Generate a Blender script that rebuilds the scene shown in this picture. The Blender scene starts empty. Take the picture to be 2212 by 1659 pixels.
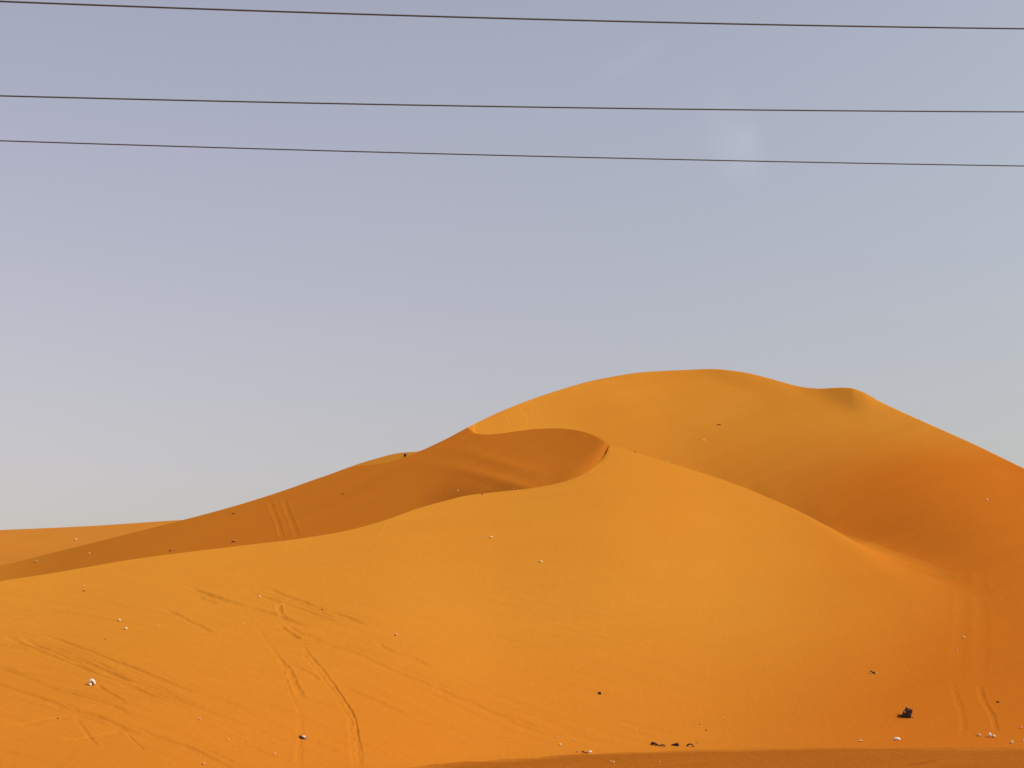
import bpy, bmesh, math, random
import numpy as np
from mathutils import Vector

# ------------------------------------------------------------------ camera, sky, sun, exposure
scene = bpy.context.scene
C = scene.collection
PW, PH = 2212.0, 1659.0            # the measuring grid used for directions (photo scaled to this width)
FOC = 3039.0                       # focal length on that grid  -> about 40 degrees across
HORIZON = 1440.0
CAM_Z = 3.0
PITCH = math.atan((HORIZON - PH / 2) / FOC)
cam = bpy.data.cameras.new('camera')
cam.sensor_width = 36.0
cam.lens = 36.0 * FOC / PW
cam.clip_start = 0.1
cam.clip_end = 30000
co = bpy.data.objects.new('camera', cam)
C.objects.link(co)
co.location = (0, 0, CAM_Z)
co.rotation_euler = (math.pi / 2 + PITCH, 0, 0)
scene.camera = co

SUN_AZ, SUN_EL = math.radians(99), math.radians(46)      # azimuth from +Y towards +X
world = bpy.data.worlds.new('World')
scene.world = world
world.use_nodes = True
nt = world.node_tree
nt.nodes.clear()
N = nt.nodes.new
L = nt.links.new
w_out = N('ShaderNodeOutputWorld')
w_bg = N('ShaderNodeBackground')
sky = N('ShaderNodeTexSky')
sky.sky_type = 'NISHITA'
sky.sun_disc = False
sky.sun_elevation = SUN_EL
sky.sun_rotation = SUN_AZ
sky.altitude = 300
sky.air_density = 1.0
sky.dust_density = 2.6
sky.ozone_density = 2.5
w_bg.inputs['Strength'].default_value = 0.131
hsv = N('ShaderNodeHueSaturation')
hsv.inputs['Saturation'].default_value = 0.55
L(sky.outputs[0], hsv.inputs['Color'])
# dusty air: a little warmer and greyer towards the horizon
wtc = N('ShaderNodeTexCoord')
sep = N('ShaderNodeSeparateXYZ')
L(wtc.outputs['Generated'], sep.inputs[0])
el = N('ShaderNodeMapRange'); el.interpolation_type = 'SMOOTHSTEP'
el.inputs['From Min'].default_value = 0.02; el.inputs['From Max'].default_value = 0.45
L(sep.outputs['Z'], el.inputs['Value'])
air = N('ShaderNodeMix'); air.data_type = 'RGBA'
air.inputs[6].default_value = (0.91, 0.755, 0.655, 1)
air.inputs[7].default_value = (1.03, 0.93, 0.92, 1)
L(el.outputs[0], air.inputs[0])
tint = N('ShaderNodeMix'); tint.data_type = 'RGBA'; tint.blend_type = 'MULTIPLY'
tint.inputs[0].default_value = 1.0
L(hsv.outputs[0], tint.inputs[6])
# sky tint dimmed towards the right, countering the glow near the sun
right_dim = N('ShaderNodeMapRange'); right_dim.interpolation_type = 'SMOOTHSTEP'
right_dim.inputs['From Min'].default_value = -0.35; right_dim.inputs['From Max'].default_value = 0.5
L(sep.outputs['X'], right_dim.inputs['Value'])
bk = N('ShaderNodeMix'); bk.data_type = 'RGBA'
bk.inputs[6].default_value = (0.975, 0.962, 0.96, 1); bk.inputs[7].default_value = (0.825, 0.87, 0.835, 1)
L(right_dim.outputs[0], bk.inputs[0])
bm_ = N('ShaderNodeMix'); bm_.data_type = 'RGBA'; bm_.blend_type = 'MULTIPLY'
bm_.inputs[0].default_value = 1.0
L(air.outputs[2], bm_.inputs[6]); L(bk.outputs[2], bm_.inputs[7])
L(bm_.outputs[2], tint.inputs[7])
# two faint wisps of cloud
last = tint.outputs[2]
for (cx, cy, cz, sx, sz, amt) in ((0.1535, 0.921, 0.357, 42, 24, 0.22), (0.083, 0.903, 0.411, 28, 90, 0.08)):
    mp = N('ShaderNodeMapping'); mp.vector_type = 'TEXTURE'
    mp.inputs['Location'].default_value = (cx, cy, cz)
    mp.inputs['Rotation'].default_value = (0, math.radians(-25), 0)
    mp.inputs['Scale'].default_value = (1 / sx, 1 / 8, 1 / sz)
    L(wtc.outputs['Generated'], mp.inputs[0])
    ln = N('ShaderNodeVectorMath'); ln.operation = 'LENGTH'
    L(mp.outputs[0], ln.inputs[0])
    mk = N('ShaderNodeMapRange'); mk.interpolation_type = 'SMOOTHSTEP'
    mk.inputs['From Min'].default_value = 1.0; mk.inputs['From Max'].default_value = 0.0
    L(ln.outputs['Value'], mk.inputs['Value'])
    nz = N('ShaderNodeTexNoise'); nz.inputs['Scale'].default_value = 16; nz.inputs['Detail'].default_value = 3
    nz.inputs['Distortion'].default_value = 0.8
    L(wtc.outputs['Generated'], nz.inputs['Vector'])
    nr = N('ShaderNodeMapRange')
    nr.inputs['From Min'].default_value = 0.22; nr.inputs['From Max'].default_value = 0.72
    L(nz.outputs['Fac'], nr.inputs['Value'])
    mm = N('ShaderNodeMath'); mm.operation = 'MULTIPLY'
    L(mk.outputs[0], mm.inputs[0]); L(nr.outputs[0], mm.inputs[1])
    m2 = N('ShaderNodeMath'); m2.operation = 'MULTIPLY'; m2.inputs[1].default_value = amt
    L(mm.outputs[0], m2.inputs[0])
    cm = N('ShaderNodeMix'); cm.data_type = 'RGBA'
    cm.inputs[7].default_value = (4.8, 4.9, 5.2, 1)
    L(m2.outputs[0], cm.inputs[0]); L(last, cm.inputs[6])
    last = cm.outputs[2]
L(last, w_bg.inputs['Color'])
L(w_bg.outputs[0], w_out.inputs[0])

sd = bpy.data.lights.new('sun', 'SUN')
sd.energy = 2.3
sd.angle = math.radians(0.53)
sd.color = (1.0, 0.93, 0.82)
so = bpy.data.objects.new('sun', sd)
C.objects.link(so)
sdir = Vector((math.sin(SUN_AZ) * math.cos(SUN_EL), math.cos(SUN_AZ) * math.cos(SUN_EL), math.sin(SUN_EL)))
so.rotation_euler = sdir.to_track_quat('Z', 'Y').to_euler()
so.location = (60, -20, 80)

scene.view_settings.view_transform = 'Standard'
scene.view_settings.look = 'None'
scene.view_settings.exposure = 0.5
scene.view_settings.gamma = 1.0
scene.view_settings.use_curve_mapping = False

# ------------------------------------------------------------------ helpers
CP, SP = math.cos(PITCH), math.sin(PITCH)


def ray(px, py):
    """azimuth and tangent of elevation of a direction on the measuring grid"""
    px = np.asarray(px, float); py = np.asarray(py, float)
    dx = (px - PW / 2) / FOC
    dy = (PH / 2 - py) / FOC
    X, Y, Z = dx, CP - dy * SP, SP + dy * CP
    return np.arctan2(X, Y), Z / np.hypot(X, Y)


def at(px, py, r):
    a, e = ray(px, py)
    return Vector((r * math.sin(a), r * math.cos(a), CAM_Z + r * e))


def pchip(x, y, xi):
    x = np.asarray(x, float); y = np.asarray(y, float)
    h = np.diff(x); d = np.diff(y) / h
    m = np.zeros_like(y)
    same = d[:-1] * d[1:] > 0
    w1 = 2 * h[1:] + h[:-1]; w2 = h[1:] + 2 * h[:-1]
    with np.errstate(divide='ignore', invalid='ignore'):
        hm = (w1 + w2) / (w1 / d[:-1] + w2 / d[1:])
    m[1:-1] = np.where(same, hm, 0)
    m[0], m[-1] = d[0], d[-1]
    xi = np.clip(xi, x[0], x[-1])
    k = np.clip(np.searchsorted(x, xi) - 1, 0, len(x) - 2)
    t = (xi - x[k]) / h[k]
    return ((2 * t**3 - 3 * t**2 + 1) * y[k] + (t**3 - 2 * t**2 + t) * h[k] * m[k]
            + (-2 * t**3 + 3 * t**2) * y[k + 1] + (t**3 - t**2) * h[k] * m[k + 1])


def catmull(x, y, xi):
    """smooth curve through points (finite-difference tangents)"""
    x = np.asarray(x, float); y = np.asarray(y, float)
    m = np.gradient(y, x)
    xi = np.clip(xi, x[0], x[-1])
    k = np.clip(np.searchsorted(x, xi) - 1, 0, len(x) - 2)
    h = x[k + 1] - x[k]
    t = (xi - x[k]) / h
    return ((2 * t**3 - 3 * t**2 + 1) * y[k] + (t**3 - 2 * t**2 + t) * h * m[k]
            + (-2 * t**3 + 3 * t**2) * y[k + 1] + (t**3 - t**2) * h * m[k + 1])


def smooth(a, b, x):
    t = np.clip((x - a) / (b - a), 0, 1)
    return t * t * (3 - 2 * t)


def vnoise(x, y, seed):
    """smooth value noise, -1..1"""
    rs = np.random.RandomState(seed)
    tab = rs.rand(256, 256) * 2 - 1
    xi = np.floor(x).astype(int); yi = np.floor(y).astype(int)
    fx = x - xi; fy = y - yi
    fx = fx * fx * fx * (fx * (fx * 6 - 15) + 10); fy = fy * fy * fy * (fy * (fy * 6 - 15) + 10)
    a = tab[xi & 255, yi & 255]; b = tab[(xi + 1) & 255, yi & 255]
    c = tab[xi & 255, (yi + 1) & 255]; d = tab[(xi + 1) & 255, (yi + 1) & 255]
    return (a * (1 - fx) + b * fx) * (1 - fy) + (c * (1 - fx) + d * fx) * fy


def tag(o, label=None, cat=None, group=None, kind=None):
    if label: o['label'] = label
    if cat: o['category'] = cat
    if group: o['group'] = group
    if kind: o['kind'] = kind
    return o


# ------------------------------------------------------------------ materials
def new_mat(name):
    m = bpy.data.materials.new(name)
    m.use_nodes = True
    n = m.node_tree
    b = n.nodes['Principled BSDF']
    return m, n, b


def sand_mat(name, col_a, col_b, col_red, grain=0.09, ripple=1.0):
    m, n, b = new_mat(name)
    b.inputs['Roughness'].default_value = 1.0
    b.inputs['Specular IOR Level'].default_value = 0.0
    tc = n.nodes.new('ShaderNodeTexCoord')
    # broad tone drift between paler and redder sand
    mp = n.nodes.new('ShaderNodeMapping')
    mp.inputs['Rotation'].default_value = (0, 0, math.radians(35))
    mp.inputs['Scale'].default_value = (0.05, 0.012, 0.03)
    n.links.new(tc.outputs['Object'], mp.inputs[0])
    nz = n.nodes.new('ShaderNodeTexNoise')
    nz.inputs['Scale'].default_value = 1.0
    nz.inputs['Detail'].default_value = 6
    nz.inputs['Roughness'].default_value = 0.55
    n.links.new(mp.outputs[0], nz.inputs['Vector'])
    rr = n.nodes.new('ShaderNodeMapRange')
    rr.inputs['From Min'].default_value = 0.3; rr.inputs['From Max'].default_value = 0.7
    n.links.new(nz.outputs['Fac'], rr.inputs['Value'])
    mix = n.nodes.new('ShaderNodeMix'); mix.data_type = 'RGBA'
    mix.inputs[6].default_value = (*col_a, 1); mix.inputs[7].default_value = (*col_b, 1)
    n.links.new(rr.outputs[0], mix.inputs[0])
    # redder mix painted in: shade of hollow and right flank, foot tone, drifted sand
    za = n.nodes.new('ShaderNodeAttribute'); za.attribute_name = 'sand_shade_mix'
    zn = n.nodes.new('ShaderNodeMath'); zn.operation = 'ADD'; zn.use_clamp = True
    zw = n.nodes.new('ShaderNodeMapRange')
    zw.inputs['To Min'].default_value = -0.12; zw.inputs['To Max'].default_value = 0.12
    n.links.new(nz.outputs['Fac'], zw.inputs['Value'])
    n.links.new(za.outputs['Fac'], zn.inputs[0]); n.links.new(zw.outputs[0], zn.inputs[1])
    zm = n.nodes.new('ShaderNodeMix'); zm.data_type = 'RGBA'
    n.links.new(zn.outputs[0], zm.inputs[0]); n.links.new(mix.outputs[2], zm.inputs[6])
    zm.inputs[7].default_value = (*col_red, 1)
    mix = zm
    # grains: fine speckle, clumped
    g = n.nodes.new('ShaderNodeTexNoise')
    g.inputs['Scale'].default_value = 9.0
    g.inputs['Detail'].default_value = 8
    g.inputs['Roughness'].default_value = 0.75
    n.links.new(tc.outputs['Object'], g.inputs['Vector'])
    gr = n.nodes.new('ShaderNodeMapRange')
    gr.inputs['From Min'].default_value = 0.25; gr.inputs['From Max'].default_value = 0.75
    gr.inputs['To Min'].default_value = 1 - grain; gr.inputs['To Max'].default_value = 1 + grain
    n.links.new(g.outputs['Fac'], gr.inputs['Value'])
    mul = n.nodes.new('ShaderNodeMix'); mul.data_type = 'RGBA'; mul.blend_type = 'MULTIPLY'
    mul.inputs[0].default_value = 1.0
    n.links.new(mix.outputs[2], mul.inputs[6]); n.links.new(gr.outputs[0], mul.inputs[7])
    n.links.new(mul.outputs[2], b.inputs['Base Color'])
    # wind ripples: long crests running across the slope
    mp2 = n.nodes.new('ShaderNodeMapping')
    mp2.inputs['Rotation'].default_value = (0, 0, math.radians(28))
    mp2.inputs['Scale'].default_value = (3.2, 0.55, 1.0)
    n.links.new(tc.outputs['Object'], mp2.inputs[0])
    rp = n.nodes.new('ShaderNodeTexNoise')
    rp.inputs['Scale'].default_value = 1.0
    rp.inputs['Detail'].default_value = 5
    rp.inputs['Roughness'].default_value = 0.6
    rp.inputs['Distortion'].default_value = 0.6
    n.links.new(mp2.outputs[0], rp.inputs['Vector'])
    bump = n.nodes.new('ShaderNodeBump')
    bump.inputs['Strength'].default_value = 1.0
    bump.inputs['Distance'].default_value = 0.022 * ripple
    n.links.new(rp.outputs['Fac'], bump.inputs['Height'])
    n.links.new(bump.outputs[0], b.inputs['Normal'])
    return m


GOLD_A, GOLD_B, SAND_SHADE_RED = (0.490, 0.200, 0.0235), (0.460, 0.172, 0.0185), (0.435, 0.124, 0.0118)  # the red one carries painted shade: redder and darker than the golds
SAND = sand_mat('dune_sand', GOLD_A, GOLD_B, SAND_SHADE_RED, ripple=0.75)
SAND_FAR = sand_mat('far_dune_sand', (0.47, 0.178, 0.025), (0.45, 0.165, 0.021), SAND_SHADE_RED, ripple=0.4)
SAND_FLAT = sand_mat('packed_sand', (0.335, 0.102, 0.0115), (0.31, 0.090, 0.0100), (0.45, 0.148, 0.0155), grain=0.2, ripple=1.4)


def plain(name, col, rough=0.8, var=0.25, scale=18.0, bump_d=0.01):
    m, n, b = new_mat(name)
    b.inputs['Roughness'].default_value = rough
    tc = n.nodes.new('ShaderNodeTexCoord')
    nz = n.nodes.new('ShaderNodeTexNoise')
    nz.inputs['Scale'].default_value = scale; nz.inputs['Detail'].default_value = 4
    n.links.new(tc.outputs['Object'], nz.inputs['Vector'])
    r = n.nodes.new('ShaderNodeMapRange')
    r.inputs['To Min'].default_value = 1 - var; r.inputs['To Max'].default_value = 1 + var
    n.links.new(nz.outputs['Fac'], r.inputs['Value'])
    mul = n.nodes.new('ShaderNodeMix'); mul.data_type = 'RGBA'; mul.blend_type = 'MULTIPLY'
    mul.inputs[0].default_value = 1.0
    mul.inputs[6].default_value = (*col, 1)
    n.links.new(r.outputs[0], mul.inputs[7])
    n.links.new(mul.outputs[2], b.inputs['Base Color'])
    bp = n.nodes.new('ShaderNodeBump'); bp.inputs['Distance'].default_value = bump_d
    n.links.new(nz.outputs['Fac'], bp.inputs['Height']); n.links.new(bp.outputs[0], b.inputs['Normal'])
    return m


M = {
    'white': plain('white_plastic', (0.80, 0.74, 0.58), 0.5, 0.06),
    'cream': plain('cream_litter', (0.74, 0.56, 0.28), 0.6, 0.10),
    'pale': plain('pale_stone', (0.64, 0.42, 0.19), 0.85, 0.15),
    'pink': plain('pinkish_stone', (0.62, 0.34, 0.18), 0.85, 0.15),
    'tan': plain('tan_card', (0.45, 0.22, 0.06), 0.85, 0.2),
    'brown': plain('brown_stone', (0.26, 0.095, 0.022), 0.9, 0.3),
    'black': plain('black_rubber', (0.028, 0.010, 0.006), 0.7, 0.5),
    'rust': plain('rusty_brown', (0.10, 0.03, 0.01), 0.85, 0.4),
    'grey': plain('grey_scrap', (0.30, 0.25, 0.22), 0.6, 0.2),
    'wire': plain('weathered_conductor', (0.075, 0.080, 0.066), 0.6, 0.15, 4.0, 0.0),
}

# ------------------------------------------------------------------ the dunes: crest lines read off the photo, each with its own distance
# columns of azimuth; dense across the view, coarser out to 50 degrees either side
a_l, _ = ray(-330, 1100); a_r, _ = ray(2760, 1100)
AZ = np.concatenate([np.linspace(math.radians(-50), a_l, 70)[:-1],
                     np.linspace(a_l, a_r, 1980),
                     np.linspace(a_r, math.radians(50), 70)[1:]])
NC = len(AZ)
PXC = PW / 2 + FOC * np.tan(AZ) * 1.0    # rough grid column of each azimuth (at the horizon)


def curve(pts, interp=pchip):
    p = np.array(pts, float)
    a, e = ray(p[:, 0], p[:, 1])
    return interp(a, e, AZ)


def radius(pts):
    p = np.array(pts, float)
    a, _ = ray(p[:, 0], np.full(len(p), 1150.0))
    return catmull(a, p[:, 1], AZ)


# brink of the front dune, then its spur falling away to the right
BR = [(-2600, 1420), (-1200, 1385), (-500, 1330), (-200, 1290), (0, 1255), (100, 1240), (300, 1206), (500, 1181), (650, 1163),
      (740, 1148), (820, 1127), (900, 1099), (960, 1082), (1010, 1070), (1060, 1064), (1150, 1054), (1200, 1045), (1240, 1033),
      (1270, 1018), (1292, 1001), (1307, 983), (1313, 972), (1315.5, 963), (1335, 967), (1370, 977), (1450, 1001), (1580, 1043),
      (1700, 1092), (1800, 1135), (1950, 1203), (2100, 1268), (2212, 1318), (2600, 1400), (4400, 1430)]
# top of the shaded slip face: ridge at far left, skyline, then the crest curving down to the spur's tip
TP = [(-2600, 1405), (-1200, 1340), (-400, 1285), (-150, 1250), (0, 1222), (130, 1190), (270, 1155), (400, 1122), (500, 1095),
      (600, 1064), (700, 1029), (770, 1007), (810, 1003), (850, 996), (880, 986), (905, 976), (920, 969), (960, 950), (1000, 930), (1012, 925), (1019, 930), (1026, 936),
      (1050, 938.5), (1080, 936.5), (1120, 931), (1160, 926.5), (1200, 925), (1235, 927.5), (1265, 934), (1290, 944), (1305, 953), (1312, 958),
      (1315.5, 963), (1335, 967), (1370, 977), (1450, 1001), (1580, 1043), (1700, 1092), (1800, 1135), (1950, 1203), (2100, 1268),
      (2212, 1318), (2600, 1400), (4400, 1430)]
# skyline of the main dune
SK = [(-2600, 1405), (-1200, 1340), (-400, 1285), (-150, 1250), (0, 1222), (130, 1190), (270, 1155), (400, 1122), (500, 1095),
      (600, 1064), (700, 1029), (800, 994), (870, 977.5), (900, 975.5), (920, 969), (960, 950), (1020, 918), (1100, 881), (1200, 845), (1290, 820),
      (1400, 803), (1480, 799), (1530, 797), (1600, 803), (1680, 822), (1740, 836), (1780, 838.3), (1808, 836.5), (1838, 837.0), (1860, 844),
      (1900, 866), (2000, 912), (2100, 957), (2212, 1011), (2400, 1100), (2700, 1220), (3300, 1340), (4400, 1425)]
# skyline of the far dune on the left
FA = [(-2600, 1380), (-1200, 1240), (-500, 1165), (0, 1145), (200, 1136), (400, 1123), (700, 1112), (1100, 1128), (1600, 1160), (2212, 1220), (4400, 1380)]

eB, eT, eS, eF = curve(BR), curve(TP), curve(SK), curve(FA)
eT = np.maximum(eT, eB); eS = np.maximum(eS, eT)

def along_px(pts):
    """smooth value over azimuth from (column, value) pairs"""
    return radius(pts)


rFoot = radius([(-2600, 30), (-600, 32), (0, 34), (400, 36.5), (800, 42.5), (1100, 49), (1500, 54.5), (1900, 56.5), (2212, 58), (2600, 60), (4400, 62)])
TA = np.tan(AZ)
# each face is a smooth surface; its crest line is where the sighted edge cuts it
sFront = along_px([(-2600, .23), (-600, .235), (0, .245), (650, .265), (1050, .30), (1315, .325), (1600, .304), (1800, .288), (1950, .282), (2100, .291), (2212, .312), (2400, .345), (2700, .36), (4400, .36)])


def swell(r):
    """long low undulations of the dune surface"""
    r = np.asarray(r)
    az = AZ if r.ndim == 1 else AZ[:, None]
    rf = rFoot if r.ndim == 1 else rFoot[:, None]
    x = r * np.sin(az); y = r * np.cos(az)
    u = x * 0.848 + y * 0.530; v = -x * 0.530 + y * 0.848
    return (0.7 * vnoise(x / 45 + 4.2, y / 38 + 1.7, 14) + 0.16 * vnoise(u / 26 + 7, v / 9 + 3, 11)) * smooth(0, 25, r - rf)


rB = (CAM_Z + sFront * rFoot) / (sFront - eB)
for _ in range(25):
    rB = 0.5 * rB + 0.5 * (CAM_Z + sFront * rFoot - swell(rB)) / (sFront - eB)
qSlip = along_px([(-2600, .12), (-600, .13), (0, .205), (300, .255), (650, .305), (1050, .3445), (1200, .359), (1315, .3705), (1500, .385), (4400, .385)])
pSlip = along_px([(-2600, 14.0), (-600, 15.5), (0, 22), (300, 24.2), (650, 26.1), (1050, 26.1), (1200, 26.1), (1315, 26.1), (1500, 26.1), (4400, 26.1)])
rD0 = pSlip / (qSlip - eB + 0.0025)
rT = pSlip / (qSlip - eT)
cutB = (0.7 * smooth(900, 1250, PXC) + 0.25 * smooth(1180, 1290, PXC)) * np.clip((rD0 - rB - 0.6) / rD0, 0, 1)      # sand piled against the foot of the slip face
rD0 = rD0 * (1 - cutB)
cutT = cutB * np.exp(-((eT - eB) / 0.016) ** 2)
rT = rT * (1 - cutT)
rD0 = np.where(PXC > 1317, rB + 0.6, np.maximum(rD0, rB + 0.6))
rT = np.where(PXC > 1317, rD0 + 0.6, np.maximum(rT, rD0 + 0.6))
kMain = along_px([(-2600, 30), (-600, 30.5), (0, 31), (1020, 31.0), (1300, 32.4), (1530, 33.5), (1700, 33.6), (1850, 33.3), (2000, 32.7), (2212, 31.4), (2450, 28.8), (2700, 26), (3300, 20), (4400, 16)])
ug = np.linspace(AZ[0], AZ[-1], 4000)
gk = np.exp(-0.5 * (np.arange(-400, 401) * (ug[1] - ug[0]) / 0.034) ** 2); gk /= gk.sum()
eS2 = np.interp(AZ, ug, np.convolve(np.pad(np.interp(ug, AZ, eS), 400, mode='edge'), gk, 'valid'))   # the skyline without its small bumps
eS2 = eS + (eS2 - eS) * smooth(1400, 1650, PXC)
rM0 = kMain / (.36 - eT)
rS = kMain / (.36 - eS2)
for _ in range(25):
    rM0 = 0.5 * rM0 + 0.5 * (kMain - swell(rM0)) / (.36 - eT)
    rS = 0.5 * rS + 0.5 * (kMain - swell(rS)) / (.36 - eS2)
join = smooth(1400, 2220, PXC)                       # the spur melts into the flank at right
rM0 = rM0 + (rT + 1.0 - rM0) * join
lft = smooth(1012, 1024, PXC)
rM0 = lft * rM0 + (1 - lft) * (rT + 0.8); rS = lft * rS + (1 - lft) * (rM0 + rM0 * np.maximum(eS - eT, 0) / (0.36 - eS))
rM0 = np.maximum(rM0, rT + 0.8); rS = np.maximum(rS, rM0 + 0.8)

zB, zD0, zT, zS = [CAM_Z + r * e for r, e in ((rB, eB), (rD0, eB - 0.0025), (rT, eT), (rS, eS))]
zM0 = CAM_Z + rM0 * (eT - 0.003 * smooth(0.3, 6, rM0 - rT))
zD0 = CAM_Z + rD0 * (eB - 0.0025 * smooth(0.3, 3, rD0 - rB))


def hermite(r0, z0, r1, z1, k0, k1, n, warp=True):
    """profile from (r0,z0) to (r1,z1); k0,k1 scale the mean slope at the two ends. returns arrays (NC,n)"""
    t = np.linspace(0, 1, n)[None, :]
    if warp:                                   # even steps in 1/r, so near ground is not starved
        R = 1 / ((1 - t) / r0[:, None] + t / r1[:, None])
    else:
        R = r0[:, None] + (r1 - r0)[:, None] * t
    h = (r1 - r0)[:, None]
    s = (R - r0[:, None]) / h
    av = ((z1 - z0)[:, None])
    Z = ((2 * s**3 - 3 * s**2 + 1) * z0[:, None] + (s**3 - 2 * s**2 + s) * av * np.asarray(k0).reshape(-1, 1)
         + (-2 * s**3 + 3 * s**2) * z1[:, None] + (s**3 - s**2) * av * np.asarray(k1).reshape(-1, 1))
    return R, Z


def dip(r0, z0, r1, z1, n, depth):
    t = np.linspace(0, 1, n)[None, :]
    R = r0[:, None] + (r1 - r0)[:, None] * t
    Z = z0[:, None] + (z1 - z0)[:, None] * t - (depth[:, None]) * np.sin(math.pi * t) ** 1.0
    return R, Z


zFoot = np.zeros(NC)
segs = []                                        # (name, R, Z)
one = np.ones(NC)
# skirt below the ground, then the front slope
segs.append(('skirt', *hermite(rFoot - 3.0, zFoot - 0.6, rFoot, zFoot, one, one, 4)))
kf0 = 1.0 + 0 * one
kf1 = 1.0 + 0 * one


def waved(r0, z0, r1, z1, n):
    """straight profile plus the swell, ends unmoved"""
    R_, Z_ = hermite(r0, z0, r1, z1, one, one, n)
    s_ = (R_ - r0[:, None]) / (r1 - r0)[:, None]
    w0, w1 = swell(r0)[:, None], swell(r1)[:, None]
    return R_, Z_ + swell(R_) - (w0 + (w1 - w0) * s_)


Rf_, Zf_ = waved(rFoot, zFoot, rB, zB, 430)
q_ = (Rf_ - rFoot[:, None])
Zf_ = Zf_ - 0.45 * sFront[:, None] * q_ * np.exp(-q_ / 3.0)
segs.append(('front', Rf_, Zf_))
segs.append(('valley_one', *dip(rB, zB, rD0, zD0, 14, 0.10 * (rD0 - rB) * smooth(0.5, 8, rD0 - rB))))
Rs_, Zs_ = hermite(rD0, zD0, rT, zT, one, one, 150)
es_ = (eB - 0.0025)[:, None] + (eT - eB + 0.0025)[:, None] * np.linspace(0, 1, 150)[None, :]
Rp_ = (pSlip[:, None] / (qSlip[:, None] - es_)) * (1 - cutB[:, None] * np.exp(-(np.maximum(es_ - eB[:, None], 0) / 0.016) ** 2))
ok_ = (PXC <= 1314)[:, None]
segs.append(('slip', np.where(ok_, Rp_, Rs_), np.where(ok_, CAM_Z + Rp_ * es_, Zs_)))
segs.append(('valley_two', *dip(rT, zT, rM0, zM0, 14, 0.07 * (rM0 - rT) * smooth(0.5, 8, rM0 - rT))))
Rm, Zm = waved(rM0, zM0, rS, CAM_Z + rS * eS2, 190)
Zm = Zm + Rm * (eS - eS2)[:, None] * smooth(0.88, 1.0, np.linspace(0, 1, 190))[None, :]
tm_ = np.linspace(0, 1, 190)[None, :]
# the wind evens the face out sideways
g1 = np.exp(-0.5 * (np.arange(-110, 111) / 38.0) ** 2); g1 /= g1.sum()
mk1 = smooth(1420, 1600, PXC)[:, None] * (1 - smooth(2500, 2720, PXC))[:, None] * smooth(0.0, 0.22, tm_) * (1 - smooth(0.72, 0.98, tm_))
for nm_ in (0, 1):
    A_ = (Rm, Zm)[nm_]
    S_ = np.zeros_like(A_)
    Ap = np.pad(A_, ((110, 110), (0, 0)), mode='edge')
    for q in range(221): S_ += g1[q] * Ap[q:q + NC]
    S_ = A_ + (S_ - A_) * mk1
    if nm_ == 0: Rn_ = S_
    else: Zn_ = S_
Rm, Zm = Rn_, Zn_
blg = 0.03 * smooth(1700, 2500, PXC)[:, None] * smooth(-0.2, 0.45, tm_) * (1 - smooth(0.3, 1.0, tm_))
Em = (Zm - CAM_Z) / Rm
Rm2 = np.maximum(Rm * (1 - blg), rM0[:, None] + (Rm - rM0[:, None]) * 0.25)
Rm, Zm = Rm2, CAM_Z + Rm2 * Em
segs.append(('main', Rm, Zm))
rBk = rS + 55
zBk = np.maximum(zS * 0.25, 3.0)
segs.append(('back', *hermite(rS, zS, rBk, zBk, 0.5 * one, 1.2 * one, 24, False)))
rF0 = np.maximum(rBk + 12, 205)
zF0 = np.minimum(CAM_Z + rF0 * (eS - 0.012), CAM_Z + rF0 * 0.045)
rF = rF0 + 120
zF = CAM_Z + rF * eF
segs.append(('valley_three', *dip(rBk, zBk, rF0, zF0, 8, 0.02 * rBk)))
segs.append(('far', *hermite(rF0, zF0, rF, zF, 1.0 * one, 0.9 * one, 110)))
segs.append(('far_back', *hermite(rF, zF, rF + 260, one * -2.0, 0.4 * one, 1.0 * one, 20, False)))

ROW, R, Z = {}, [], []
k = 0
for nm, r_, z_ in segs:
    if R:
        r_, z_ = r_[:, 1:], z_[:, 1:]
    ROW[nm] = (k, k + r_.shape[1])
    k += r_.shape[1]
    R.append(r_); Z.append(z_)
R = np.concatenate(R, 1); Z = np.concatenate(Z, 1)
NR = R.shape[1]

# at right the spur's crest melts into the flank: ease each column's profile across it
for c in np.where(PXC > 1600)[0]:
    sg = 8.0 * float(smooth(1620, 2100, PXC[c]))
    if sg < 0.4: continue
    j1 = ROW['main'][1]
    rr_, zz_ = R[c, 3:j1], Z[c, 3:j1]
    g = np.arange(rr_[0], rr_[-1], 0.3)
    zg = np.interp(g, rr_, zz_)
    kx = np.arange(-int(3 * sg / 0.3), int(3 * sg / 0.3) + 1) * 0.3
    kk = np.exp(-0.5 * (kx / sg) ** 2); kk /= kk.sum()
    hw = len(kx) // 2
    left = zg[0] - (zg[1] - zg[0]) * np.arange(hw, 0, -1); right = zg[-1] + (zg[-1] - zg[-2]) * np.arange(1, hw + 1)
    zs = np.convolve(np.concatenate([left, zg, right]), kk, 'valid')
    mk_ = smooth(rr_[0] + 1, rr_[0] + 12, g) * (1 - smooth(rr_[-1] - 22, rr_[-1] - 2, g))
    Z[c, 3:j1] = np.interp(rr_, g, zg + (zs - zg) * mk_)

# everything sinks away beyond the view's edges
fade = 1 - smooth(math.radians(34), math.radians(49), np.abs(AZ))
Z = Z * fade[:, None] - (1 - fade[:, None]) * 1.5

# round the crests a little: light smoothing along each column, then across
def relax(A, n, axis):
    for _ in range(n):
        B = A.copy()
        if axis == 1:
            B[:, 1:-1] = 0.25 * A[:, :-2] + 0.5 * A[:, 1:-1] + 0.25 * A[:, 2:]
        else:
            B[1:-1] = 0.25 * A[:-2] + 0.5 * A[1:-1] + 0.25 * A[2:]
        A = B
    return A

Z = relax(Z, 3, 0)
R = relax(R, 3, 0)

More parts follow.
